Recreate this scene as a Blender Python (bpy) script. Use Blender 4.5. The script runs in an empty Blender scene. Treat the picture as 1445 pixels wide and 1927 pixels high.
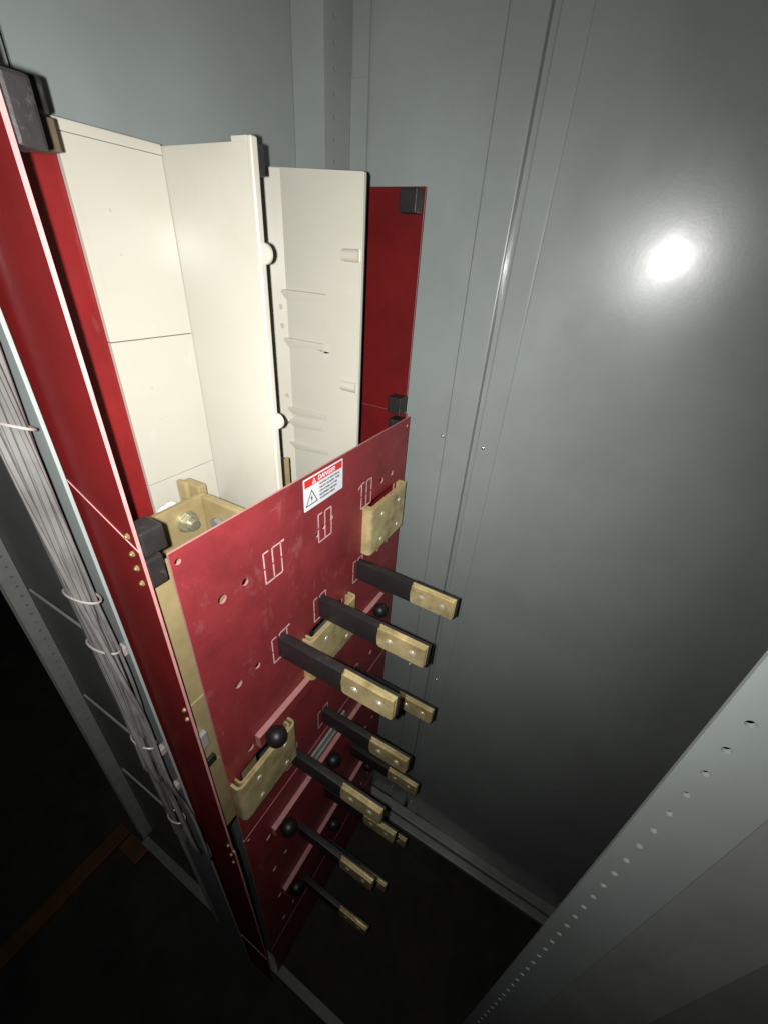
import bpy, bmesh, math, random
from mathutils import Vector, Matrix
random.seed(7)
PI = math.pi
sc = bpy.context.scene
COL = sc.collection
H = 1.70                       # camera height above the floor; all z below are written relative to the lens

# ------------------------------------------------------------------ camera
RC = ((0.49389245, -0.86728456, 0.06235174),
      (-0.43013167, -0.30600733, -0.84932106),
      (0.75568313, 0.3926538, -0.52418127))
cam = bpy.data.cameras.new('camera')
cam.sensor_fit = 'HORIZONTAL'; cam.sensor_width = 36.0; cam.lens = 19.327
cam.clip_start = 0.01; cam.clip_end = 60
co = bpy.data.objects.new('camera', cam); COL.objects.link(co)
rt, dn, fw = (Vector(r) for r in RC)
mw = Matrix((rt, -dn, -fw)).transposed().to_4x4()
mw.translation = Vector((0, 0, H))
co.matrix_world = mw
sc.camera = co

# ------------------------------------------------------------------ world and lights (indoors, lit by the phone's own lamp)
w = bpy.data.worlds.new('World'); sc.world = w; w.use_nodes = True
bg = w.node_tree.nodes['Background']
bg.inputs[0].default_value = (0.55, 0.60, 0.62, 1); bg.inputs[1].default_value = 0.003
# phone lamp split into two discs, narrow and wide beam, to shape its fall-off
aim = (fw + rt * math.tan(math.radians(-11.0)) + dn * math.tan(math.radians(-9.0))).normalized()
for nm, en, spr, off in (('phone_lamp_narrow', 1.88, 110, -0.002), ('phone_lamp_wide', 3.30, 170, 0.002)):
    la = bpy.data.lights.new(nm, 'AREA')
    la.shape = 'DISK'; la.size = 0.006; la.energy = en; la.color = (1.0, 0.985, 0.955); la.spread = math.radians(spr)
    lo = bpy.data.objects.new(nm, la); COL.objects.link(lo)
    lm = (-aim).to_track_quat('Z', 'Y').to_matrix().to_4x4()
    lm.translation = Vector((-0.0079, 0.0139, H - 0.0010)) + dn * off; lo.matrix_world = lm
sc.cycles.diffuse_bounces = 1; sc.cycles.max_bounces = 4
sc.view_settings.view_transform = 'Standard'; sc.view_settings.look = 'None'
sc.view_settings.exposure = 0.0; sc.view_settings.gamma = 1.0
sc.view_settings.use_curve_mapping = False

# ------------------------------------------------------------------ materials
def mat(name, col, rough=0.45, metal=0.0, var=0.12, vscale=9.0, bump=0.0, bscale=300.0, rvar=0.0,
        spots=None, spec=0.5, streak=None, coat=0.0, crough=0.1):
    m = bpy.data.materials.new(name); m.use_nodes = True
    nt = m.node_tree; N = nt.nodes; L = nt.links
    b = N['Principled BSDF']
    b.inputs['Roughness'].default_value = rough; b.inputs['Metallic'].default_value = metal
    b.inputs['Specular IOR Level'].default_value = spec
    b.inputs['Coat Weight'].default_value = coat; b.inputs['Coat Roughness'].default_value = crough
    tc = N.new('ShaderNodeTexCoord')
    geo = N.new('ShaderNodeNewGeometry')
    def noise(scale, detail=5, rgh=0.6, vec=None):
        n = N.new('ShaderNodeTexNoise'); n.inputs['Scale'].default_value = scale
        n.inputs['Detail'].default_value = detail; n.inputs['Roughness'].default_value = rgh
        L.new(vec or geo.outputs['Position'], n.inputs['Vector']); return n
    n1 = noise(vscale)
    mr = N.new('ShaderNodeMapRange'); mr.inputs[1].default_value = 0.25; mr.inputs[2].default_value = 0.75
    mr.inputs[3].default_value = 1 - var; mr.inputs[4].default_value = 1 + var
    L.new(n1.outputs[0], mr.inputs[0])
    mx = N.new('ShaderNodeMix'); mx.data_type = 'RGBA'; mx.blend_type = 'MULTIPLY'; mx.inputs[0].default_value = 1
    mx.inputs[6].default_value = (*col, 1)
    L.new(mr.outputs[0], mx.inputs[7])
    out = mx.outputs[2]
    if spots:                        # scattered marks: (colour, scale, lo, hi, amount, stretch)
        for (c2, s2, lo_, hi_, am, st) in spots:
            mp = N.new('ShaderNodeMapping'); mp.inputs['Scale'].default_value = st
            L.new(geo.outputs['Position'], mp.inputs[0])
            n2 = noise(s2, 6, 0.65, mp.outputs[0])
            r2 = N.new('ShaderNodeMapRange'); r2.inputs[1].default_value = lo_; r2.inputs[2].default_value = hi_
            r2.inputs[3].default_value = 0; r2.inputs[4].default_value = am
            L.new(n2.outputs[0], r2.inputs[0])
            m2 = N.new('ShaderNodeMix'); m2.data_type = 'RGBA'; m2.inputs[7].default_value = (*c2, 1)
            L.new(r2.outputs[0], m2.inputs[0]); L.new(out, m2.inputs[6]); out = m2.outputs[2]
    L.new(out, b.inputs['Base Color'])
    if rvar:
        n3 = noise(vscale * 2.3)
        r3 = N.new('ShaderNodeMapRange'); r3.inputs[1].default_value = 0.3; r3.inputs[2].default_value = 0.7
        r3.inputs[3].default_value = max(0.03, rough - rvar); r3.inputs[4].default_value = rough + rvar
        L.new(n3.outputs[0], r3.inputs[0]); L.new(r3.outputs[0], b.inputs['Roughness'])
    if bump:
        n4 = noise(bscale, 3)
        bp = N.new('ShaderNodeBump'); bp.inputs['Strength'].default_value = bump; bp.inputs['Distance'].default_value = 0.001
        L.new(n4.outputs[0], bp.inputs['Height']); L.new(bp.outputs[0], b.inputs['Normal'])
    return m

M = {}
M['grey'] = mat('grey_enamel', (0.255, 0.285, 0.276), 0.30, var=0.09, vscale=6, bump=0.04, bscale=210, rvar=0.04, coat=0.40, crough=0.115,
                spots=[((0.15, 0.14, 0.12), 75, 0.77, 0.80, 0.5, (1, 1, 1)), ((0.20, 0.21, 0.19), 5, 0.5, 0.9, 0.35, (1, 1, 1)),
                       ((0.34, 0.36, 0.35), 90, 0.66, 0.80, 0.35, (1, 1, 0.06)), ((0.19, 0.20, 0.18), 34, 0.64, 0.85, 0.3, (1, 0.25, 1))])
M['greyedge'] = M['grey']
M['galv'] = mat('galvanised_steel', (0.34, 0.35, 0.33), 0.42, metal=0.25, var=0.14, vscale=30, bump=0.1)
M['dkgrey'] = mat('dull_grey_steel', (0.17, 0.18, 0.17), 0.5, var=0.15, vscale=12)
M['red'] = mat('red_laminate', (0.205, 0.0125, 0.0135), 0.42, var=0.16, vscale=16, bump=0.2, bscale=220, rvar=0.06, spec=0.32,
               spots=[((0.42, 0.14, 0.14), 55, 0.66, 0.80, 0.35, (1, 1, 0.22)),
                      ((0.40, 0.13, 0.13), 130, 0.68, 0.80, 0.3, (1, 1, 1)),
                      ((0.10, 0.010, 0.012), 11, 0.50, 0.75, 0.55, (1, 1, 1)),
                      ((0.42, 0.20, 0.20), 30, 0.64, 0.90, 0.45, (1, 1, 0.6))])
M['redfront'] = mat('dusty_red_laminate', (0.212, 0.026, 0.030), 0.46, var=0.20, vscale=18, bump=0.3, bscale=260, rvar=0.08, spec=0.34,
               spots=[((0.09, 0.010, 0.012), 10, 0.50, 0.76, 0.5, (1, 1, 1)), ((0.42, 0.20, 0.20), 34, 0.60, 0.90, 0.5, (1, 1, 0.6)),
                      ((0.50, 0.27, 0.27), 80, 0.67, 0.80, 0.45, (1, 1, 0.2)), ((0.50, 0.28, 0.28), 240, 0.67, 0.80, 0.5, (1, 1, 1)),
                      ((0.46, 0.22, 0.22), 60, 0.70, 0.78, 0.5, (0.15, 1, 1))])
M['score'] = mat('routed_laminate', (0.62, 0.41, 0.40), 0.6, var=0.25, vscale=120)
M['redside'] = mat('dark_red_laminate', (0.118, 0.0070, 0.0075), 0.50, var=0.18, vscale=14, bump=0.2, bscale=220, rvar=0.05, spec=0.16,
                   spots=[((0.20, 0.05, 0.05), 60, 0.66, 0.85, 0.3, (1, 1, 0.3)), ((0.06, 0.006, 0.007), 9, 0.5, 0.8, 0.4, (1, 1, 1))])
M['pink'] = mat('cut_laminate_edge', (0.42, 0.19, 0.185), 0.6, var=0.18, vscale=60)
M['cream'] = mat('cream_moulding', (0.48, 0.463, 0.395), 0.24, var=0.04, vscale=7, bump=0.03, bscale=160, rvar=0.015,
                 spots=[((0.40, 0.35, 0.23), 9, 0.55, 0.85, 0.35, (1, 1, 1)), ((0.25, 0.21, 0.14), 130, 0.73, 0.78, 0.6, (1, 1, 1)), ((0.36, 0.33, 0.26), 30, 0.62, 0.85, 0.4, (1, 1, 0.18)),
                        ((0.58, 0.57, 0.53), 45, 0.64, 0.75, 0.35, (1, 1, 0.5))])
M['creamdark'] = mat('darker_cream', (0.42, 0.38, 0.28), 0.5, var=0.2, vscale=60)  # darker cream for sink marks, boss holes and chips
M['brass'] = mat('yellow_plated_steel', (0.66, 0.545, 0.275), 0.33, metal=0.45, var=0.34, vscale=30, rvar=0.08, bump=0.12, bscale=260,
                 spots=[((0.22, 0.17, 0.06), 26, 0.50, 0.72, 0.7, (1, 1, 1)), ((0.16, 0.12, 0.05), 110, 0.64, 0.74, 0.6, (1, 1, 1)), ((0.55, 0.50, 0.34), 70, 0.62, 0.75, 0.5, (1, 1, 1))])
M['rivet'] = mat('pale_rivet_metal', (0.62, 0.57, 0.42), 0.35, metal=0.4, var=0.2, vscale=150)
M['tan'] = mat('tan_plated_bus', (0.37, 0.29, 0.145), 0.45, metal=0.2, var=0.22, vscale=26, rvar=0.08,
               spots=[((0.30, 0.22, 0.09), 40, 0.58, 0.72, 0.6, (1, 1, 1))])
M['wood'] = mat('tan_wood', (0.085, 0.06, 0.036), 0.6, var=0.25, vscale=40)
M['midgrey'] = mat('worn_grey_enamel', (0.235, 0.238, 0.222), 0.42, var=0.16, vscale=10, bump=0.08, bscale=200, spots=[((0.14, 0.135, 0.12), 16, 0.55, 0.8, 0.5, (1, 1, 0.3))])
M['dullrail'] = mat('dull_rail_steel', (0.17, 0.175, 0.165), 0.5, metal=0.1, var=0.2, vscale=30)
M['black'] = mat('black_insulation', (0.022, 0.021, 0.022), 0.42, var=0.25, vscale=40, bump=0.15, bscale=300,
                 spots=[((0.10, 0.095, 0.09), 60, 0.64, 0.80, 0.4, (1, 1, 1))])
M['sleeve'] = mat('black_sleeve_resin', (0.017, 0.015, 0.0155), 0.50, var=0.25, vscale=40, bump=0.2, bscale=260,
                  spots=[((0.12, 0.10, 0.09), 55, 0.64, 0.80, 0.4, (1, 1, 1))])
M['block'] = mat('dark_moulded_block', (0.016, 0.014, 0.0138), 0.48, var=0.3, vscale=60, bump=0.35, bscale=140,
                 spots=[((0.10, 0.09, 0.09), 70, 0.60, 0.74, 0.5, (1, 1, 1))])
M['ball'] = mat('black_ball_plastic', (0.009, 0.008, 0.008), 0.45, var=0.3, vscale=60, bump=0.2, bscale=140)
M['zinc'] = mat('zinc_plated_nut', (0.62, 0.60, 0.45), 0.24, metal=0.8, var=0.15, vscale=80)
M['gold'] = mat('yellow_screw', (0.20, 0.15, 0.065), 0.48, metal=0.35, var=0.15, vscale=80)
M['screw'] = mat('bright_screw', (0.72, 0.72, 0.70), 0.2, metal=0.9, var=0.1, vscale=80)
M['cable'] = mat('grey_cable_jacket', (0.118, 0.114, 0.110), 0.42, var=0.4, vscale=20)
M['tie'] = mat('pale_nylon_tie', (0.30, 0.265, 0.25), 0.4, var=0.1, vscale=20)
M['floor'] = mat('dark_floor', (0.020, 0.019, 0.016), 0.8, var=0.6, vscale=14, spots=[((0.05, 0.048, 0.04), 60, 0.62, 0.75, 0.5, (1, 1, 1))])
M['amber'] = mat('amber_painted_steel', (0.085, 0.038, 0.011), 0.5, var=0.3, vscale=14)
M['white'] = mat('label_white', (0.66, 0.67, 0.70), 0.35, var=0.03, vscale=20)
M['lred'] = mat('label_red', (0.55, 0.025, 0.018), 0.35, var=0.05, vscale=20)
M['lblack'] = mat('label_black', (0.02, 0.02, 0.025), 0.4, var=0.05, vscale=20)
M['clear'] = mat('cloudy_plastic', (0.72, 0.70, 0.64), 0.15, var=0.05, vscale=30)

# ------------------------------------------------------------------ helpers
def finish(name, bm, mats, parent=None, origin=None, smooth=True, sharp=27):
    me = bpy.data.meshes.new(name)
    bmesh.ops.recalc_face_normals(bm, faces=bm.faces)
    org = Vector(origin) if origin is not None else Vector((0, 0, 0))
    bmesh.ops.translate(bm, verts=bm.verts, vec=Vector((0, 0, H)) - org)
    bm.to_mesh(me); bm.free()
    for m_ in (mats if isinstance(mats, (list, tuple)) else [mats]): me.materials.append(M[m_])
    if smooth:
        for p in me.polygons: p.use_smooth = True
        me.set_sharp_from_angle(angle=math.radians(sharp))
    o = bpy.data.objects.new(name, me); COL.objects.link(o)
    o.location = org
    if parent is not None:
        o.parent = parent; o.location = org - parent.location
    return o
def box(bm, x0, x1, y0, y1, z0, z1, bev=0.0, seg=2):
    r = bmesh.ops.create_cube(bm, size=1)
    vs = r['verts']
    bmesh.ops.scale(bm, verts=vs, vec=(x1 - x0, y1 - y0, z1 - z0))
    bmesh.ops.translate(bm, verts=vs, vec=((x0 + x1) / 2, (y0 + y1) / 2, (z0 + z1) / 2))
    if bev > 0:
        es = list({e for v in vs for e in v.link_edges})
        bmesh.ops.bevel(bm, geom=es, offset=bev, segments=seg, affect='EDGES', profile=0.6)
def cyl(bm, p, axis, r0, r1, d, n=20, caps=True):
    """frustum from p along axis ('x','y','z' with sign) of length d"""
    vec = {'x': Vector((1, 0, 0)), 'y': Vector((0, 1, 0)), 'z': Vector((0, 0, 1))}[axis[-1]]
    if axis[0] == '-': vec = -vec
    q = vec.to_track_quat('Z', 'Y').to_matrix().to_4x4()
    mt = Matrix.Translation(Vector(p) + vec * d / 2) @ q
    bmesh.ops.create_cone(bm, cap_ends=caps, segments=n, radius1=r0, radius2=r1, depth=d, matrix=mt)
def dome(bm, p, axis, r, h, n=14):
    vec = {'x': Vector((1, 0, 0)), 'y': Vector((0, 1, 0)), 'z': Vector((0, 0, 1))}[axis[-1]]
    if axis[0] == '-': vec = -vec
    q = vec.to_track_quat('Z', 'Y').to_matrix().to_4x4()
    mt = Matrix.Translation(Vector(p)) @ q @ Matrix.Diagonal((r, r, h, 1))
    bmesh.ops.create_uvsphere(bm, u_segments=n, v_segments=8, radius=1, matrix=mt)
def plate_bm(axis, pos, thick, outer, holes=(), bev=0.0):
    """flat sheet with real holes. axis 'X': (u,v)=(y,z) ; axis 'Y': (u,v)=(x,z). front face at pos, thickness towards +axis."""
    bm = bmesh.new()
    def P(u, v): return (pos, u, v) if axis == 'X' else (u, pos, v)
    edges = []
    for loop in [outer] + list(holes):
        vs = [bm.verts.new(P(u, v)) for u, v in loop]
        edges += [bm.edges.new((vs[i], vs[(i + 1) % len(vs)])) for i in range(len(vs))]
    bmesh.ops.triangle_fill(bm, edges=edges, use_beauty=True, use_dissolve=False)
    ext = bmesh.ops.extrude_face_region(bm, geom=list(bm.faces))
    nv = [g for g in ext['geom'] if isinstance(g, bmesh.types.BMVert)]
    bmesh.ops.translate(bm, verts=nv, vec=(thick, 0, 0) if axis == 'X' else (0, thick, 0))
    bmesh.ops.recalc_face_normals(bm, faces=bm.faces)
    k = 0 if axis == 'X' else 1
    for f in bm.faces:
        f.material_index = 0 if abs(f.normal[k]) > 0.7 else 1
    return bm
def circ(u, v, r, n=16, ry=None):
    return [(u + r * math.cos(2 * PI * i / n), v + (ry or r) * math.sin(2 * PI * i / n)) for i in range(n)]
def rect(u0, u1, v0, v1): return [(u0, v0), (u1, v0), (u1, v1), (u0, v1)]
def rrect(u0, u1, v0, v1, r, n=4):
    out = []
    for cx, cy, a in ((u1 - r, v1 - r, 0), (u0 + r, v1 - r, 90), (u0 + r, v0 + r, 180), (u1 - r, v0 + r, 270)):
        for i in range(n + 1):
            t = math.radians(a + 90 * i / n); out.append((cx + r * math.cos(t), cy + r * math.sin(t)))
    return out
def prism(bm, pts, z0, z1):
    """closed polygon (x,y) extruded in z"""
    a = [bm.verts.new((x, y, z0)) for x, y in pts]; b = [bm.verts.new((x, y, z1)) for x, y in pts]
    n = len(pts)
    for i in range(n): bm.faces.new((a[i], a[(i + 1) % n], b[(i + 1) % n], b[i]))
    bm.faces.new(a[::-1]); bm.faces.new(b)
def tube(bm, pts, r, n=8):
    rings = []
    for i, p in enumerate(pts):
        p = Vector(p)
        d = (Vector(pts[min(i + 1, len(pts) - 1)]) - Vector(pts[max(i - 1, 0)])).normalized()
        a = d.cross(Vector((0.3, 0.9, 0.1))).normalized(); b = d.cross(a)
        rings.append([bm.verts.new(p + a * r * math.cos(2 * PI * j / n) + b * r * math.sin(2 * PI * j / n)) for j in range(n)])
    for i in range(len(rings) - 1):
        for j in range(n):
            bm.faces.new((rings[i][j], rings[i][(j + 1) % n], rings[i + 1][(j + 1) % n], rings[i + 1][j]))
    bm.faces.new(rings[0][::-1]); bm.faces.new(rings[-1])
def tag(o, label=None, cat=None, group=None, kind=None):
    if label: o['label'] = label
    if cat: o['category'] = cat
    if group: o['group'] = group
    if kind: o['kind'] = kind
    return o
def thing(name, loc, label, cat, group=None):
    o = bpy.data.objects.new(name, None); COL.objects.link(o)
    o.empty_display_size = 0.02
    o.location = (loc[0], loc[1], loc[2] + H)
    return tag(o, label, cat, group)
def boxobj(name, mats, parent, *a, bev=0.0, seg=2):
    bm = bmesh.new(); box(bm, *a, bev=bev, seg=seg); return finish(name, bm, mats, parent, smooth=False)
def copy_tree(o, parent=None):
    c = o.copy(); COL.objects.link(c)
    if parent is not None: c.parent = parent
    for ch in [q for q in bpy.data.objects if q.parent == o]: copy_tree(ch, c)
    return c
def screw(name, p, axis, r, h, m_, parent, slot=False):
    bm = bmesh.new(); dome(bm, p, axis, r, h); return finish(name, bm, m_, parent)

FZ = -1.70
# ================================================================== SETTING
o = boxobj('floor', 'floor', None, -3.0, 1.6, -2.2, 3.0, FZ - 0.20, FZ - 0.035); tag(o, kind='structure')

# right wall : sheets, overlapping strips, a groove between them
XW = 0.715
wall = thing('wall', (XW, 0.0, FZ), None, None); tag(wall, kind='structure')
boxobj('sheet_panel', 'grey', wall, XW, XW + 0.003, 0.252, 0.62, FZ, 0.62)
boxobj('cover_strip', 'grey', wall, XW - 0.003, XW + 0.014, 0.2000, 0.2515, FZ, 0.62, bev=0.0038, seg=5)
boxobj('groove_bed', 'grey', wall, XW + 0.0115, XW + 0.0135, 0.186, 0.203, FZ, 0.62)
boxobj('cover_strip', 'grey', wall, XW - 0.004, XW + 0.014, 0.1500, 0.1890, FZ, 0.62, bev=0.0038, seg=5)
bm = bmesh.new(); grid = []                      # sheet curved on purpose to place the lamp's highlight
ys = [0.1535 - 1.45 * i / 90 for i in range(91)]; zs = [FZ + 2.32 * j / 120 for j in range(121)]
def hotspot_bow(y, z):
    u, v = y + 0.012, z - 0.021
    a = 0.0265 * u * math.exp(-(u / 0.30) ** 4) - 0.0037
    b = -0.0300 * v * math.exp(-(v / 0.30) ** 4)
    e = min(1.0, (0.1517 - y) / 0.06)
    return a + b * e
for y in ys: grid.append([bm.verts.new((XW - 0.0022 + hotspot_bow(y, z), y, z)) for z in zs])
for i in range(90):
    for j in range(120): bm.faces.new((grid[i][j], grid[i + 1][j], grid[i + 1][j + 1], grid[i][j + 1]))
finish('sheet_panel', bm, 'grey', wall)
for z in (-0.283, -0.95, -1.63, 0.40):
    screw('screw', (XW - 0.0005, 0.2575, z), '-x', 0.0036, 0.003, 'screw', wall)
    screw('screw', (XW - 0.004, 0.1755, z - 0.002), '-x', 0.0036, 0.003, 'screw', wall)
# rear wall
rear = thing('rear_wall', (0.45, 0.532, FZ), None, None); tag(rear, kind='structure')
boxobj('sheet_panel', 'grey', rear, 0.2745, 0.712, 0.532, 0.535, FZ, 0.62)
boxobj('sheet_panel', 'grey', rear, 0.154, 0.2705, 0.530, 0.533, FZ, 0.62)

# corner post, with a perforated face
post = thing('frame_post', (0.68, 0.50, FZ), 'tall grey corner post with a row of small holes, behind the cream mouldings', 'post', 'perforated frame posts')
boxobj('side_face', 'grey', post, 0.6446, 0.6470, 0.4775, 0.5315, FZ, 0.62, bev=0.0008)
hz = [circ(0.6700, 0.146 + 0.025 * i, 0.0021, 10, 0.0036) for i in range(-8, 18)]
finish('perforated_face', plate_bm('Y', 0.4765, 0.002, rect(0.6450, 0.7120, FZ, 0.62), hz), ['grey', 'grey'], post)
boxobj('flange', 'grey', post, 0.7100, 0.7130, 0.4475, 0.4763, FZ, 0.222, bev=0.0008)
boxobj('flange', 'grey', post, 0.7138, 0.7148, 0.4475, 0.4763, 0.223, 0.62)
boxobj('flange_lip', 'grey', post, 0.7085, 0.7130, 0.4455, 0.4472, FZ, 0.62, bev=0.0006)

# base rail on the right wall
rail = thing('base_rail', (0.69, 0.0, FZ), 'dim grey base rail along the foot of the plain right wall', 'rail', 'base rails')
boxobj('rail_top', 'galv', rail, 0.681, 0.7115, -1.2, 0.47, FZ - 0.020, FZ, bev=0.002)
boxobj('rail_step', 'galv', rail, 0.655, 0.6795, -1.2, 0.47, FZ - 0.034, FZ - 0.016, bev=0.002)

# open side frame on the near left : rear post, floor rail, front post
post2 = thing('frame_post', (0.178, 0.90, FZ), 'perforated grey post beyond the cable bundle, at the far end of the floor rail', 'post', 'perforated frame posts')
hz = [circ(0.1935, -0.521 - 0.02485 * i, 0.0032, 10, 0.0022) for i in range(-22, 46)]
finish('perforated_face', plate_bm('Y', 0.900, 0.002, rect(0.174, 0.205, FZ, 0.35), hz), ['galv', 'galv'], post2)
boxobj('return_flange', 'galv', post2, 0.2032, 0.205, 0.9022, 0.945, FZ, 0.35)
boxobj('inner_face', 'dkgrey', post2, 0.175, 0.203, 0.930, 0.932, FZ, 0.35)
rail2 = thing('base_rail', (0.178, 0.4, FZ), 'thin grey floor rail running from the far post toward the bottom edge', 'rail', 'base rails')
boxobj('rail_top', 'dullrail', rail2, 0.163, 0.187, -0.10, 0.898, FZ - 0.006, FZ, bev=0.0015)
boxobj('rail_web', 'dullrail', rail2, 0.1645, 0.1665, -0.10, 0.898, FZ - 0.035, FZ - 0.0065)
post3 = thing('frame_post', (0.215, -0.13, FZ), 'bright perforated steel post close to the lens at lower right', 'post', 'perforated frame posts')
XP = 0.209
hz = [circ(-0.1152, -0.1947 - 0.02501 * i, 0.0026, 18) for i in range(-8, 58)]
finish('perforated_face', plate_bm('X', XP, 0.0030, rect(-0.1504, -0.1023, FZ, 0.08), hz), ['grey', 'grey'], post3)
boxobj('rear_return', 'dkgrey', post3, XP + 0.0032, XP + 0.0400, -0.1500, -0.1480, FZ, 0.08)
boxobj('outer_face', 'midgrey', post3, XP + 0.0050, XP + 0.0060, -0.2165, -0.1535, FZ, 0.08, bev=0.0004)
boxobj('outer_step', 'dkgrey', post3, XP + 0.0090, XP + 0.0102, -0.35, -0.2190, FZ, 0.08, bev=0.0005)

# dull side sheet, horizontal cable rungs
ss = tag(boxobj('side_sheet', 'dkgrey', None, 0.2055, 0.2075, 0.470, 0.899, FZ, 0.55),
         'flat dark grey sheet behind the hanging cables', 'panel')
for i, z in enumerate((-0.537, -0.838, -1.14)):
    bm = bmesh.new(); tube(bm, [(0.182, 0.46, z), (0.182, 0.785, z)], 0.0024)
    tag(finish('cable_rung', bm, 'galv', None),
        ['thin horizontal rod highest of three, behind the cable bundle', 'thin horizontal rod middle of three, behind the cable bundle',
         'thin horizontal rod lowest of three, behind the cable bundle'][i], 'rod', 'rods carrying the cables')
# amber beam on the floor
beam = thing('floor_beam', (0.0, 0.98, FZ - 0.02), 'dull amber painted beam lying on the dark floor at lower left', 'beam')
boxobj('beam_web', 'amber', beam, -0.9, 0.165, 0.962, 1.010, FZ - 0.033, FZ - 0.004, bev=0.002)
boxobj('end_plate', 'amber', beam, 0.118, 0.168, 0.868, 0.955, FZ - 0.030, FZ - 0.008, bev=0.003)

# ================================================================== RED SHEETS
XL, XR = 0.1475, 0.671
# left side plates (outer faces seen at a graze) with slanted joints
def side_plate(x, y0, y1, zb0, zb1, zt0, zt1, label, grp, holes=()):
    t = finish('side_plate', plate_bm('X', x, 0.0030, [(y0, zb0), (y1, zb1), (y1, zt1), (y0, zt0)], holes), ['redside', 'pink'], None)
    return tag(t, label, 'plate', grp)
G1 = 'red side plates of the cradle'
side_plate(XL + 0.001, 0.311, 0.486, -0.229, -0.135, 0.092, 0.092, 'upper left red side plate with a pale pink front edge', G1)
side_plate(XL, 0.309, 0.486, -0.842, -0.842, -0.2275, -0.1325, 'long left red side plate beside the large drilled front panel', G1)
side_plate(XL + 0.001, 0.306, 0.486, -1.46, -1.46, -0.8435, -0.8435, 'left red side plate below the lowest gold bracket, in deep shade', G1)
side_plate(XL, 0.306, 0.486, FZ + 0.004, FZ + 0.004, -1.4615, -1.4615, 'lowest left red side plate standing at the floor rail', G1)
side_plate(XR, 0.3205, 0.505, -0.2405, -0.2405, 0.0900, 0.0900, 'right red side plate with black corner blocks, beside the cream mouldings', G1)
side_plate(XR, 0.318, 0.505, -0.842, -0.842, -0.2415, -0.2415, 'right red side plate edge below the black blocks', G1)
side_plate(XR - 0.012, 0.318, 0.505, FZ + 0.004, FZ + 0.004, -0.8435, -0.8435, 'lower right red side plate in deep shade near the floor', G1)
# red backing sheet behind left pole
tag(boxobj('backing_sheet', ['red'], None, 0.1525, 0.300, 0.4895, 0.493, -0.60, 0.060),
    'narrow bright red backing strip between the left plate and cream moulding', 'panel')

# front panels with real drilled holes
PITCH = 0.1525
cols = (0.303, 0.3985, 0.5125)
fz = [-0.474 - 0.3065 * k for k in range(4)]
bxs = [(0.517, 0.650, -0.462, -0.366), (0.346, 0.480, -0.621, -0.528), (0.1725, 0.299, -0.767, -0.672)]
def hole_set(zt, zb, first):
    hs = []
    for k in range(4):
        z = zt - 0.093 - PITCH * k
        for x in (0.2190, 0.2535, 0.5790, 0.6160):
            if z - 0.01 < zb: continue
            if any(b[0] - 0.005 < x < b[1] + 0.005 and b[2] - 0.01 < z < b[3] + 0.01 for b in bxs): continue
            big = 0.0062 if x in (0.2190, 0.5790) else 0.0050
            hs.append(circ(x, z, big))
    return hs
G2 = 'red drilled front panels'
hs = hole_set(-0.2455, -0.859, True)
hs += [circ(0.1795, -0.2585, 0.0036), circ(0.6630, -0.2600, 0.0030), circ(0.6640, -0.845, 0.003)]
hs += [circ(0.3925, -0.3500, 0.0044), circ(0.4085, -0.3440, 0.0044), circ(0.4265, -0.3380, 0.0044)]
for b in bxs: hs.append(rect(b[0] + 0.020, b[1] - 0.020, b[2] + 0.012, b[3] + 0.001))
fp = finish('front_panel', plate_bm('Y', 0.3100, 0.0028, rect(0.1720, 0.6720, -0.8590, -0.2455), hs), ['redfront', 'pink'], None)
tag(fp, 'large scuffed red front panel with drilled holes and a danger label', 'panel', G2)
hs = hole_set(-0.862, -1.475, False) + [circ(0.1795, -0.874, 0.003), circ(0.6630, -0.875, 0.003)]
fp2 = finish('front_panel', plate_bm('Y', 0.3100, 0.0028, rect(0.1710, 0.6620, -1.4760, -0.8620), hs), ['redfront', 'pink'], None)
tag(fp2, 'shaded red panel joined below the scuffed panel, behind the lower blades', 'panel', G2)
fp3 = finish('front_panel', plate_bm('Y', 0.3100, 0.0028, rect(0.1710, 0.6560, FZ + 0.005, -1.4790)), ['redfront', 'pink'], None)
tag(fp3, 'lowest red panel, almost black, just above the floor rail', 'panel', G2)
# routed knock-out marks around each opening
def window(x0, zt, parent, broken=False):
    w_ = 0.031; h_ = 0.048; t = 0.0021
    def strip(xa, za, xb, zb, tt=t):
        bm = bmesh.new()
        d = Vector((xb - xa, 0, zb - za)); L_ = d.length; d.normalize(); n = Vector((-d.z, 0, d.x)) * tt / 2
        A = Vector((xa, 0.3098, za)); B = Vector((xb, 0.3098, zb))
        vs = [bm.verts.new(p) for p in (A - n, B - n, B + n, A + n)]
        f = bm.faces.new(vs)
        e = bmesh.ops.extrude_face_region(bm, geom=[f])
        bmesh.ops.translate(bm, verts=[g for g in e['geom'] if isinstance(g, bmesh.types.BMVert)], vec=(0, 0.0006, 0))
        finish('routed_mark', bm, 'score', parent, smooth=False)
    for i in range(3):
        x = x0 + w_ * i / 2
        strip(x, zt, x, zt - h_ * 0.47); strip(x, zt - h_ * 0.53, x, zt - h_)
    strip(x0, zt - h_, x0 + w_, zt - h_, 0.0025)
    strip(x0, zt, x0 + w_ * 0.30, zt); strip(x0 + w_ * 0.55, zt, x0 + w_, zt)
    return strip
for k, zt in enumerate((-0.3175, -0.3175 - PITCH)):
    for i, x in enumerate((0.2855, 0.3955, 0.5115)):
        xx = x if k == 0 else cols[i] - 0.0195
        st = window(xx, zt, fp)
        if k == 0 and i == 2: st(xx - 0.010, zt - 0.006, xx, zt, 0.0020)
        if i == 0: st(xx + 0.031, zt, xx + 0.038, zt + 0.0005, 0.0028)
for i in range(3): window(cols[i] - 0.0195, -0.3175 - 3 * PITCH, fp)

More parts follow.
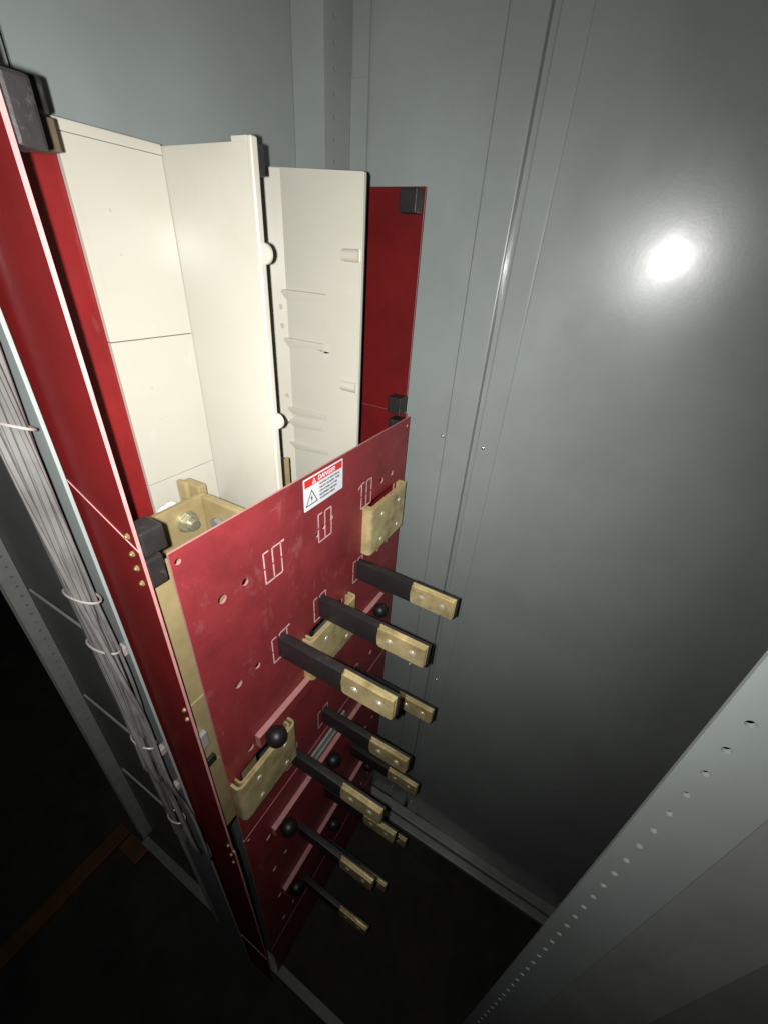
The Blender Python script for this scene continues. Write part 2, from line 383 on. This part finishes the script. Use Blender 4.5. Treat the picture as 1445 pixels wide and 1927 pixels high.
# danger label
lab = thing('warning_label', (0.41, 0.3095, -0.275), 'white and red danger label near the top edge of the red panel', 'label')
LX0, LX1, LZ1, LZ0 = 0.3655, 0.4550, -0.2500, -0.2985
def flat(name, pts, y, m_, parent, th=0.0003):
    bm = bmesh.new(); vs = [bm.verts.new((x, y, z)) for x, z in pts]; f = bm.faces.new(vs)
    e = bmesh.ops.extrude_face_region(bm, geom=[f])
    bmesh.ops.translate(bm, verts=[g for g in e['geom'] if isinstance(g, bmesh.types.BMVert)], vec=(0, th, 0))
    return finish(name, bm, m_, parent, smooth=False)
flat('label_sheet', rrect(LX0, LX1, LZ0, LZ1, 0.0015), 0.3096, 'white', lab)
band = flat('red_band', rect(LX0 + 0.0022, LX1 - 0.0022, LZ1 - 0.0135, LZ1 - 0.0022), 0.30945, 'lred', lab, 0.0002)
cx, cz = LX0 + 0.0225, LZ1 - 0.0078
flat('alert_triangle', [(cx - 0.0042, cz - 0.0040), (cx + 0.0042, cz - 0.0040), (cx, cz + 0.0038)], 0.3092, 'white', lab, 0.0002)
flat('alert_bar', rect(cx - 0.0006, cx + 0.0006, cz - 0.0018, cz + 0.0014), 0.3090, 'lred', lab, 0.0002)
flat('alert_dot', rect(cx - 0.0006, cx + 0.0006, cz - 0.0032, cz - 0.0022), 0.3090, 'lred', lab, 0.0002)
def text(body, x, z, size, m_, parent, y=0.3092, ital=0.0, width=None, bold=0.0):
    cu = bpy.data.curves.new('lettering', 'FONT'); cu.body = body; cu.size = size; cu.extrude = 0.00008
    cu.shear = ital; cu.offset = bold
    to = bpy.data.objects.new('lettering', cu); COL.objects.link(to)
    bpy.context.view_layer.update()
    me = bpy.data.meshes.new_from_object(to.evaluated_get(bpy.context.evaluated_depsgraph_get()))
    bpy.data.objects.remove(to)
    xs = [v.co.x for v in me.vertices]; s = 1.0
    if width: s = width / (max(xs) - min(xs))
    for v in me.vertices: v.co = Vector((v.co.x * s, -v.co.z, v.co.y))
    me.materials.clear(); me.materials.append(M[m_])
    o_ = bpy.data.objects.new('lettering', me); COL.objects.link(o_)
    o_.parent = parent; o_.location = Vector((x, y, z + H)) - parent.location
    return o_
text('DANGER', LX0 + 0.0300, LZ1 - 0.0112, 0.0098, 'white', lab, ital=0.18, width=0.0400, bold=0.0002)
lines = ['HAZARD OF ELECTRICAL', 'SHOCK OR BURN. TURN', 'OFF POWER TO THIS', 'EQUIPMENT BEFORE', 'WORKING INSIDE.']
wd = [0.0475, 0.0480, 0.0415, 0.0405, 0.0370]
for i, s in enumerate(lines):
    text(s, LX0 + 0.0335, LZ1 - 0.0195 - 0.0058 * i, 0.0042, 'lblack', lab, width=wd[i], bold=0.00012)
# shock triangle: an outline of three bars and a bolt
tx, tz = LX0 + 0.0165, LZ1 - 0.0310
A, B, Cc = (tx - 0.0120, tz - 0.0105), (tx + 0.0120, tz - 0.0105), (tx, tz + 0.0105)
def bar2(p, q, t):
    d = Vector((q[0] - p[0], q[1] - p[1])).normalized(); n = Vector((-d.y, d.x)) * t / 2; d = d * t * 0.45
    flat('triangle_line', [(p[0] - n.x - d.x, p[1] - n.y - d.y), (q[0] - n.x + d.x, q[1] - n.y + d.y), (q[0] + n.x + d.x, q[1] + n.y + d.y), (p[0] + n.x - d.x, p[1] + n.y - d.y)], 0.3093, 'lblack', lab, 0.0002)
bar2(A, B, 0.0014); bar2(B, Cc, 0.0014); bar2(Cc, A, 0.0014)
flat('lightning_bolt', [(tx + 0.001, tz + 0.004), (tx - 0.0025, tz - 0.0022), (tx - 0.0004, tz - 0.0020), (tx - 0.0012, tz - 0.0082),
                        (tx + 0.0024, tz - 0.0010), (tx + 0.0004, tz - 0.0012)], 0.3093, 'lblack', lab, 0.0002)

# red bars in front of the panels (pale cut edges) with black ball caps
G3 = 'red barrier bars across the front panels'
bl = ['pale edged red bar just above the lowest large gold bracket', 'pale edged red bar second from the top, in the shade',
      'pale edged red bar lowest of the three, near the floor']
for k in range(3):
    z = -0.6240 - 0.3115 * k
    t = finish('barrier_bar', plate_bm('Y', 0.2995, 0.0100, rect(0.2290, 0.6050 - 0.006 * k, z - 0.027, z)), ['redfront', 'pink'], None)
    tag(t, bl[k], 'bar', G3)
    # the strip behind its top edge, seen as a thin pale line
    for i, x in enumerate((0.2480, 0.3950, 0.5650)):
        bm = bmesh.new()
        bmesh.ops.create_uvsphere(bm, u_segments=28, v_segments=18, radius=0.0160, matrix=Matrix.Translation((x, 0.2850, z - 0.0100)))
        cyl(bm, (x, 0.2990, z - 0.0100), '-y', 0.0100, 0.0100, 0.012)
        where = ['left', 'middle', 'right'][i]; lvl = ['uppermost', 'middle', 'lowest'][k]
        tag(finish('ball_cap', bm, 'ball', None), 'black ball cap on the %s red bar, %s of its three' % (lvl, where), 'cap', 'black ball caps on the bars')

# gold U brackets
def u_profile(x0, x1, yf, yb, t, r, n=6):
    """U in plan: opening towards +y"""
    def arc(cx, cy, rr, a0, a1):
        return [(cx + rr * math.cos(math.radians(a0 + (a1 - a0) * i / n)), cy + rr * math.sin(math.radians(a0 + (a1 - a0) * i / n))) for i in range(n + 1)]
    out = [(x0, yb)] + arc(x0 + r, yf + r, r, 180, 270) + arc(x1 - r, yf + r, r, 270, 360) + [(x1, yb)]
    ri = r - t
    inn = [(x1 - t, yb)] + arc(x1 - r, yf + r, ri, 360, 270) + arc(x0 + r, yf + r, ri, 270, 180) + [(x0 + t, yb)]
    return out + inn
bn = ['upper right gold bracket with four rivets on the red panel', 'middle gold bracket half hidden between two blades',
      'lower left gold bracket with four rivets under a black ball']
for b, lb in zip(bxs, bn):
    t = thing('bracket', ((b[0] + b[1]) / 2, 0.30, b[2]), lb, 'bracket', 'gold brackets on the red panel')
    bm = bmesh.new(); prism(bm, u_profile(b[0], b[1], 0.2915, 0.3098, 0.0042, 0.0085), b[2], b[3]); finish('outer_shell', bm, 'brass', t)
    bm = bmesh.new(); prism(bm, u_profile(b[0] + 0.0085, b[1] - 0.0085, 0.2962, 0.3110, 0.0034, 0.0060), b[2] + 0.003, b[3] + 0.0006); finish('inner_liner', bm, 'brass', t)
    for dx in (0.040, 0.102):
        for dz in (0.026, 0.083):
            bm = bmesh.new(); dome(bm, (b[0] + dx * (b[1] - b[0]) / 0.133, 0.2916, b[3] - dz * (b[3] - b[2]) / 0.1), '-y', 0.0052, 0.0022)
            finish('rivet', bm, 'rivet', t)

# contact blades : 4 rows x 3
def make_blade():
    t = thing('contact_blade', (0, 0, 0), 'x', 'contact blade')
    bm = bmesh.new(); box(bm, -0.0085, 0.0050, 0.1985, 0.3105, -0.0400, 0.0, bev=0.0012); finish('sleeve', bm, 'sleeve', t)
    bm = bmesh.new(); box(bm, 0.0008, 0.0050, 0.1160, 0.1990, -0.0405, 0.0010, bev=0.0010); finish('backing_strip', bm, 'black', t)
    bm = bmesh.new()
    pts = [(0.1195, -0.0012), (0.1195, -0.0385), (0.1215, -0.0405), (0.194, -0.0405), (0.1990, -0.0370), (0.2005, -0.0200), (0.1990, -0.0030), (0.1955, -0.0004), (0.1205, -0.0004)]
    a = [bm.verts.new((-0.0088, y, z)) for y, z in pts]; b2 = [bm.verts.new((-0.0036, y, z)) for y, z in pts]
    for i in range(len(pts)): bm.faces.new((a[i], a[(i + 1) % len(pts)], b2[(i + 1) % len(pts)], b2[i]))
    bm.faces.new(a[::-1]); bm.faces.new(b2)
    bmesh.ops.bevel(bm, geom=[e for e in bm.edges if all(abs(v.co.x + 0.0088) < 1e-6 for v in e.verts)], offset=0.0010, segments=2, affect='EDGES')
    cp = finish('contact_plate', bm, 'brass', t)
    bm = bmesh.new(); box(bm, -0.0031, 0.0005, 0.1185, 0.1985, -0.0400, 0.0004, bev=0.0006); finish('contact_plate', bm, 'brass', t)
    for y in (0.1400, 0.1780):
        bm = bmesh.new(); cyl(bm, (-0.0086, y, -0.0205), '-x', 0.0062, 0.0056, 0.0010, 16); dome(bm, (-0.0094, y, -0.0205), '-x', 0.0042, 0.0014); finish('rivet', bm, 'rivet', t)
    return t
proto = make_blade()
rown = ['top row', 'second row', 'third row', 'lowest row']; coln = ['left blade nearest the red edge', 'middle blade', 'right blade nearest the wall']
for k in range(4):
    for i in range(3):
        t = proto if (k == 0 and i == 0) else copy_tree(proto)
        t.location = (cols[i] + (0.002 if k else 0), 0.0, fz[k] + H)
        t['label'] = 'black contact blade with gold tip, %s, %s' % (rown[k], coln[i])
        t['group'] = 'contact blades in four rows'

# dull steel cover visible under the seam of the second panel
cp = thing('cover_strip', (0.40, 0.305, -0.91), 'dull narrow metal strip under the panel seam, between shaded blades', 'strip')
boxobj('strip_face', 'galv', cp, 0.330, 0.470, 0.3055, 0.3095, -0.918, -0.880, bev=0.001)
boxobj('strip_rib', 'galv', cp, 0.330, 0.470, 0.3030, 0.3053, -0.905, -0.901, bev=0.0006)

# ================================================================== BLOCKS
G4 = 'black corner blocks'
def block(lb, *a):
    return tag(boxobj('corner_block', 'block', None, *a, bev=0.0022, seg=2), lb, 'block', G4)
block('black block at the left plate just above the front panel corner', 0.1528, 0.1755, 0.3112, 0.3350, -0.2385, -0.2125)
block('black block at the left plate, level with the front panel corner', 0.1528, 0.1700, 0.3144, 0.3380, -0.2760, -0.2440)
block('dark block topping the left red plate', 0.1528, 0.1680, 0.3120, 0.3360, 0.0385, 0.0695)
block('black block behind the one topping the left plate', 0.1528, 0.2180, 0.3920, 0.4200, 0.0690, 0.0880)
block('black block in the top corner of the right red plate', 0.6480, 0.6705, 0.3215, 0.3500, 0.0570, 0.0865)
block('black block low on the right red plate above the joint', 0.6440, 0.6705, 0.3180, 0.3440, -0.2380, -0.2080)
block('black block behind the top right corner of the front panel', 0.6440, 0.6705, 0.3145, 0.3400, -0.2790, -0.2480)
tag(boxobj('wood_spacer', 'wood', None, 0.1950, 0.2230, 0.3990, 0.4180, 0.0500, 0.0688, bev=0.001), 'small tan spacer beside the dark block, upper left', 'spacer')

# gold screws on the left side plates
for i, (y, z) in enumerate(((0.3175, -0.2130), (0.3185, -0.2320), (0.3185, -0.2480), (0.3175, -0.2650), (0.3150, -0.4560), (0.3150, -0.4740),
                            (0.3135, -0.8200), (0.3130, -0.8550), (0.3130, -0.8850))):
    bm = bmesh.new(); cyl(bm, (XL, y, z), '-x', 0.0030, 0.0027, 0.0020, 6); dome(bm, (XL - 0.0018, y, z), '-x', 0.0018, 0.0016, 10)
    tag(finish('screw', bm, 'gold', None), 'gold screw head along the left red plate edge, %s' % ['highest of all', 'second from the top', 'third from the top', 'lowest of the upper four', 'upper of the middle pair', 'lower of the middle pair', 'highest of the bottom three', 'middle of the bottom three', 'lowest of all'][i], 'screw', 'gold screws on the left plate edge')
bm = bmesh.new(); dome(bm, (0.2305, 0.4890, -0.005), '-y', 0.0055, 0.004)
tag(finish('screw', bm, 'gold', None), 'gold screw on the upper red backing strip', 'screw')

# ================================================================== CREAM MOULDINGS
A = thing('pole_housing', (0.32, 0.45, -0.45), 'large cream moulded housing with flat tiles and a tall side wall', 'housing', 'cream pole housings')
YA = 0.483
for z0, z1 in ((-0.0955, 0.0760), (-0.2700, -0.0963), (-0.4500, -0.2708)):
    boxobj('back_tile', 'cream', A, 0.2675, 0.3705, YA, YA + 0.006, z0, z1, bev=0.0004, seg=1)
boxobj('top_rim', 'cream', A, 0.2675, 0.3705, YA - 0.0015, YA + 0.006, 0.0762, 0.0850, bev=0.0012)
for x, z in ((0.301, 0.023), (0.302, -0.014), (0.302, -0.151), (0.303, -0.190)):
    bm = bmesh.new(); cyl(bm, (x, YA + 0.0001, z), '-y', 0.0017, 0.0015, 0.0002, 12); finish('sink_mark', bm, 'creamdark', A)
boxobj('side_wall', 'cream', A, 0.3708, 0.3765, 0.3590, YA + 0.006, -0.4500, 0.0840, bev=0.0006)
boxobj('front_bead', 'cream', A, 0.3695, 0.3785, 0.3560, 0.3620, -0.4500, 0.0880, bev=0.0022, seg=3)
boxobj('raised_corner', 'cream', A, 0.3706, 0.3767, 0.3622, 0.3820, 0.0838, 0.0880, bev=0.0006)
for z in (-0.004, -0.182):
    bm = bmesh.new(); cyl(bm, (0.3712, 0.3535, z), 'x', 0.0098, 0.0098, 0.0050, 28)
    bmesh.ops.bevel(bm, geom=[e for e in bm.edges], offset=0.0008, segments=2, affect='EDGES')
    ear = finish('round_ear', bm, 'cream', A)
    bm = bmesh.new(); dome(bm, (0.3712, 0.3515, z), '-x', 0.0026, 0.0016); finish('pin', bm, 'cream', ear)
# middle pole back
A2 = thing('pole_housing', (0.45, 0.49, -0.45), 'narrow shaded cream back wall between the two cream side walls', 'housing', 'cream pole housings')
boxobj('back_tile', 'cream', A2, 0.3790, 0.5290, 0.5000, 0.506, -0.0955, 0.0780)
boxobj('back_tile', 'cream', A2, 0.3790, 0.5290, 0.5000, 0.506, -0.4500, -0.0965)
Cc_ = thing('pole_housing', (0.53, 0.42, -0.45), 'ribbed cream side moulding with a black painted-in shadow along its front edge, beside the right red plate', 'housing', 'cream pole housings')
XC = 0.530
finish('side_wall', plate_bm('X', XC, 0.0048, [(0.3365, -0.45), (0.4990, -0.45), (0.4990, 0.0935), (0.3365, 0.0855)]), ['cream', 'cream'], Cc_)
bm = bmesh.new()   # curved run-out into the back wall
arc = [(XC - 0.020 + 0.020 * math.sin(t), 0.4700 + 0.028 * (1 - math.cos(t))) for t in [PI / 2 * i / 8 for i in range(9)]]
prism(bm, [(XC - 0.0002, 0.4640), (XC - 0.0002, 0.4985), (XC - 0.022, 0.4985), (XC - 0.0175, 0.4890), (XC - 0.011, 0.4800), (XC - 0.0055, 0.4720)], -0.45, 0.0905)
finish('curved_flank', bm, 'cream', Cc_)
for z, y1 in ((-0.050, 0.392), (-0.1165, 0.398), (-0.2260, 0.392), (-0.2470, 0.400), (-0.2880, 0.390)):
    bm = bmesh.new(); n_ = 8
    # rib fading out towards the front : a wedge
    vs = [bm.verts.new(p) for p in ((XC - 0.0002, 0.470, z - 0.014), (XC - 0.0002, y1, z - 0.007), (XC - 0.0002, y1, z + 0.0015), (XC - 0.0002, 0.470, z + 0.002),
                                    (XC - 0.0048, 0.470, z - 0.0022), (XC - 0.0048, 0.470, z + 0.0010), (XC - 0.0008, y1, z), (XC - 0.0008, y1, z + 0.0004))]
    for f in ((0, 1, 6, 4), (3, 5, 7, 2), (4, 6, 7, 5), (0, 4, 5, 3), (1, 2, 7, 6), (0, 3, 2, 1)):
        bm.faces.new([vs[i] for i in f])
    finish('rib', bm, 'cream', Cc_)
for z in (0.0, -0.170):
    bm = bmesh.new(); cyl(bm, (XC + 0.0030, 0.3380, z), 'y', 0.0085, 0.0078, 0.0270, 28); bo = finish('boss', bm, 'cream', Cc_)
    bm = bmesh.new(); cyl(bm, (XC - 0.0015, 0.33785, z), '-y', 0.0028, 0.0028, 0.0003, 14); finish('boss_hole', bm, 'creamdark', bo)
boxobj('front_lip', 'cream', Cc_, XC - 0.0010, XC + 0.0050, 0.3340, 0.3362, -0.45, 0.0852, bev=0.0008)
boxobj('shadow_strip', 'black', Cc_, XC + 0.0053, XC + 0.0085, 0.3350, 0.4980, -0.45, 0.0835, bev=0.0005)  # black strip stands in for the moulding's cast shadow
bm = bmesh.new(); cyl(bm, (XC - 0.0065, 0.4720, -0.2500), '-x', 0.0056, 0.0052, 0.0030, 18); s_ = finish('screw', bm, 'screw', Cc_)
bm = bmesh.new(); cyl(bm, (XC - 0.0096, 0.4720, -0.2500), '-x', 0.0030, 0.0028, 0.0003, 12); finish('screw_recess', bm, 'dkgrey', s_)
for y, z in ((0.4715, -0.072), (0.4705, -0.098), (0.4690, -0.205)):
    bm = bmesh.new(); cyl(bm, (XC - 0.0062, y, z), '-x', 0.0040, 0.0038, 0.0004, 14); finish('ejector_mark', bm, 'cream', Cc_)
bm = bmesh.new(); rr = random.Random(3)
for q in range(9):
    y = 0.398 + rr.uniform(-0.010, 0.012); z = -0.1255 - (0.405 - y) * 0.1 + rr.uniform(-0.0012, 0.0012); s = rr.uniform(0.0007, 0.0019)
    box(bm, XC - 0.00125, XC - 0.0011, y - s * 2.2, y + s * 2.2, z - s * 0.6, z + s * 0.6)
finish('chip_mark', bm, 'creamdark', Cc_)
tag(boxobj('edge_block', 'black', None, 0.3790, 0.3900, 0.3600, 0.4000, 0.0600, 0.0840, bev=0.001), 'small black block on top of the large cream side wall', 'block')
tag(boxobj('tan_bar', 'tan', None, 0.4250, 0.4420, 0.4000, 0.4060, -0.45, -0.2700, bev=0.001), 'short tan bar end standing between the cream walls', 'bar')
tag(boxobj('dark_bar', 'black', None, 0.3960, 0.4220, 0.3920, 0.4060, -0.45, -0.2600, bev=0.001), 'dark bar end behind the cream wall edge', 'bar')

# tan connector with bolt behind the front panel's left corner
T = thing('bus_connector', (0.26, 0.44, -0.42), 'tan plated connector with a large bolt, behind the front panel corner', 'connector')
boxobj('face_plate', 'tan', T, 0.1980, 0.3160, 0.4400, 0.4480, -0.46, -0.2880, bev=0.0015)
boxobj('side_arm', 'tan', T, 0.3080, 0.3200, 0.3560, 0.4398, -0.46, -0.2895, bev=0.0025)
boxobj('rear_stub', 'tan', T, 0.3120, 0.3260, 0.4482, 0.4820, -0.40, -0.2800, bev=0.0030)
boxobj('rear_tab', 'tan', T, 0.3040, 0.3120, 0.4640, 0.4820, -0.36, -0.2760, bev=0.0030)
bp = (0.2800, 0.4398, -0.3150)
bm = bmesh.new(); cyl(bm, bp, '-y', 0.0155, 0.0150, 0.0030, 28); wsh = finish('washer', bm, 'zinc', T)
bm = bmesh.new(); cyl(bm, (bp[0], bp[1] - 0.003, bp[2]), '-y', 0.0125, 0.0120, 0.0090, 6)
bmesh.ops.bevel(bm, geom=list(bm.edges), offset=0.0008, segments=2, affect='EDGES'); finish('hex_nut', bm, 'zinc', T)
bm = bmesh.new(); cyl(bm, (bp[0], bp[1] - 0.012, bp[2]), '-y', 0.0072, 0.0068, 0.0060, 20); st_ = finish('stud', bm, 'zinc', T)
bm = bmesh.new(); cyl(bm, (bp[0], bp[1] - 0.0181, bp[2]), '-y', 0.0036, 0.0034, 0.0003, 14); finish('stud_recess', bm, 'dkgrey', st_)
bm = bmesh.new(); cyl(bm, (0.3060, 0.4100, -0.3200), '-x', 0.0090, 0.0085, 0.0070, 6); finish('hex_nut', bm, 'dkgrey', T)
# long tan bus strip in the slot beside the panel
T2 = thing('bus_strip', (0.19, 0.345, -0.85), 'long tan bus strip seen in the slot beside the front panel', 'bus strip')
boxobj('strip', 'tan', T2, 0.1560, 0.2500, 0.3450, 0.3510, -0.500, -0.280, bev=0.001)
boxobj('strip', 'tan', T2, 0.1560, 0.2500, 0.3440, 0.3500, -0.650, -0.502, bev=0.001)
boxobj('strip', 'tan', T2, 0.1580, 0.2500, 0.3450, 0.3510, -0.845, -0.653, bev=0.001)
boxobj('clamp', 'block', T2, 0.1600, 0.1800, 0.3380, 0.3438, -0.640, -0.625, bev=0.001)
boxobj('clamp', 'galv', T2, 0.1580, 0.1760, 0.3360, 0.3438, -0.590, -0.560, bev=0.002)
# cloudy plastic scrap
bm = bmesh.new(); rr = random.Random(5)
for q in range(7):
    mt = Matrix.Translation((0.266 + rr.uniform(-0.012, 0.012), 0.462 + rr.uniform(-0.006, 0.006), -0.312 + rr.uniform(-0.012, 0.010)))
    bmesh.ops.create_icosphere(bm, subdivisions=2, radius=0.011, matrix=mt @ Matrix.Rotation(rr.uniform(0, 3), 4, 'Y') @ Matrix.Diagonal((1.2, 0.5, 1.1, 1)))
tag(finish('plastic_wrap', bm, 'clear', None), 'crumpled cloudy plastic tucked behind the tan connector', 'plastic')

# ================================================================== LEFT CABLE CHANNEL
ch = thing('cable_channel', (0.14, 0.42, FZ), 'grey steel channel edge along the left red plate, carrying cables', 'channel')
notch = [rect(0.432, 0.447, -0.125, -0.075), rect(0.418, 0.440, -0.285, -0.235), rect(0.420, 0.438, -0.48, -0.45), rect(0.420, 0.438, -0.80, -0.77)]
finish('channel_face', plate_bm('X', 0.1425, 0.0020, rect(0.3835, 0.4690, FZ, 0.30), notch), ['grey', 'grey'], ch)
boxobj('front_flange', 'grey', ch, 0.1408, 0.1440, 0.3815, 0.3833, FZ, 0.30, bev=0.0006)
boxobj('rear_flange', 'grey', ch, 0.1430, 0.1900, 0.4692, 0.4715, FZ, 0.30)
for z in (-0.395, -0.60, -0.70):
    boxobj('clip', 'tie', ch, 0.1340, 0.1424, 0.3860, 0.3960, z - 0.007, z + 0.007, bev=0.002)
cb = thing('cable_bundle', (0.118, 0.37, FZ), 'bundle of grey cables with nylon ties hanging beside the left red plate', 'cable bundle')
rr = random.Random(11)
for i in range(24):
    a = rr.uniform(0, 2 * PI); q = math.sqrt(rr.random())
    ox, oy = 0.009 * q * math.cos(a), 0.024 * q * math.sin(a)
    zend = -0.85 if i < 8 else (-0.62 if i < 18 else rr.choice((-0.45, -0.52, -0.58)))
    ph = rr.uniform(0, 6); am = rr.uniform(0.0015, 0.0062); fq = rr.uniform(14, 30); dr = rr.uniform(-1, 1); tw = rr.uniform(-7, 7); pts = []
    z = 0.16
    while z > zend:
        s = min(1.0, max(0.0, (-z - 0.05) / 0.6))
        wob = am * (0.5 + s) * math.sin(z * fq + ph)
        ox, oy = 0.009 * q * math.cos(a + tw * z), 0.024 * q * math.sin(a + tw * z)
        tight = 1.0 - 0.25 * s; spl = (0.055 * dr * (-z - 0.30) + 0.008 * dr * math.sin((-z - 0.30) * 16)) if -z > 0.30 else 0.0
        pts.append((0.119 + ox * tight + wob * 0.5, 0.371 + 0.008 * s + oy * tight + wob + spl, z)); z -= 0.022
    ex = rr.uniform(0.006, 0.022)
    for j in range(1, 5): pts.append((pts[-1][0] + ex * 0.25, pts[-1][1] + 0.010 * j * 0.5, pts[-1][2] - 0.012))
    bm = bmesh.new(); tube(bm, pts, rr.uniform(0.0016, 0.0027), 8); finish('cable', bm, 'cable', cb)
for z in (-0.119, -0.287, -0.357, -0.534, -0.745):
    s = min(1.0, max(0.0, (-z - 0.05) / 0.6)); k_ = 1.0 - 0.25 * s
    ey = 0.0262 * k_ * (0.8 if z < -0.7 else 1); ex = 0.0112 * k_
    pts = [(0.119 + ex * math.cos(2 * PI * j / 28), 0.371 + 0.008 * s + ey * math.sin(2 * PI * j / 28), z - 0.006 * math.sin(2 * PI * j / 28 + 1.2)) for j in range(29)]
    bm = bmesh.new(); tube(bm, pts, 0.0011, 6); finish('cable_tie', bm, 'tie', cb)
for i, (y, z) in enumerate(((0.640, -0.705), (0.650, -0.745))):
    bm = bmesh.new(); dome(bm, (0.2053, y, z), '-x', 0.0060, 0.0060)
    tag(finish('screw', bm, 'gold', None), ['upper', 'lower'][i] + ' of two gold screws on the dark sheet behind the cables', 'screw', 'gold screws behind the cables')
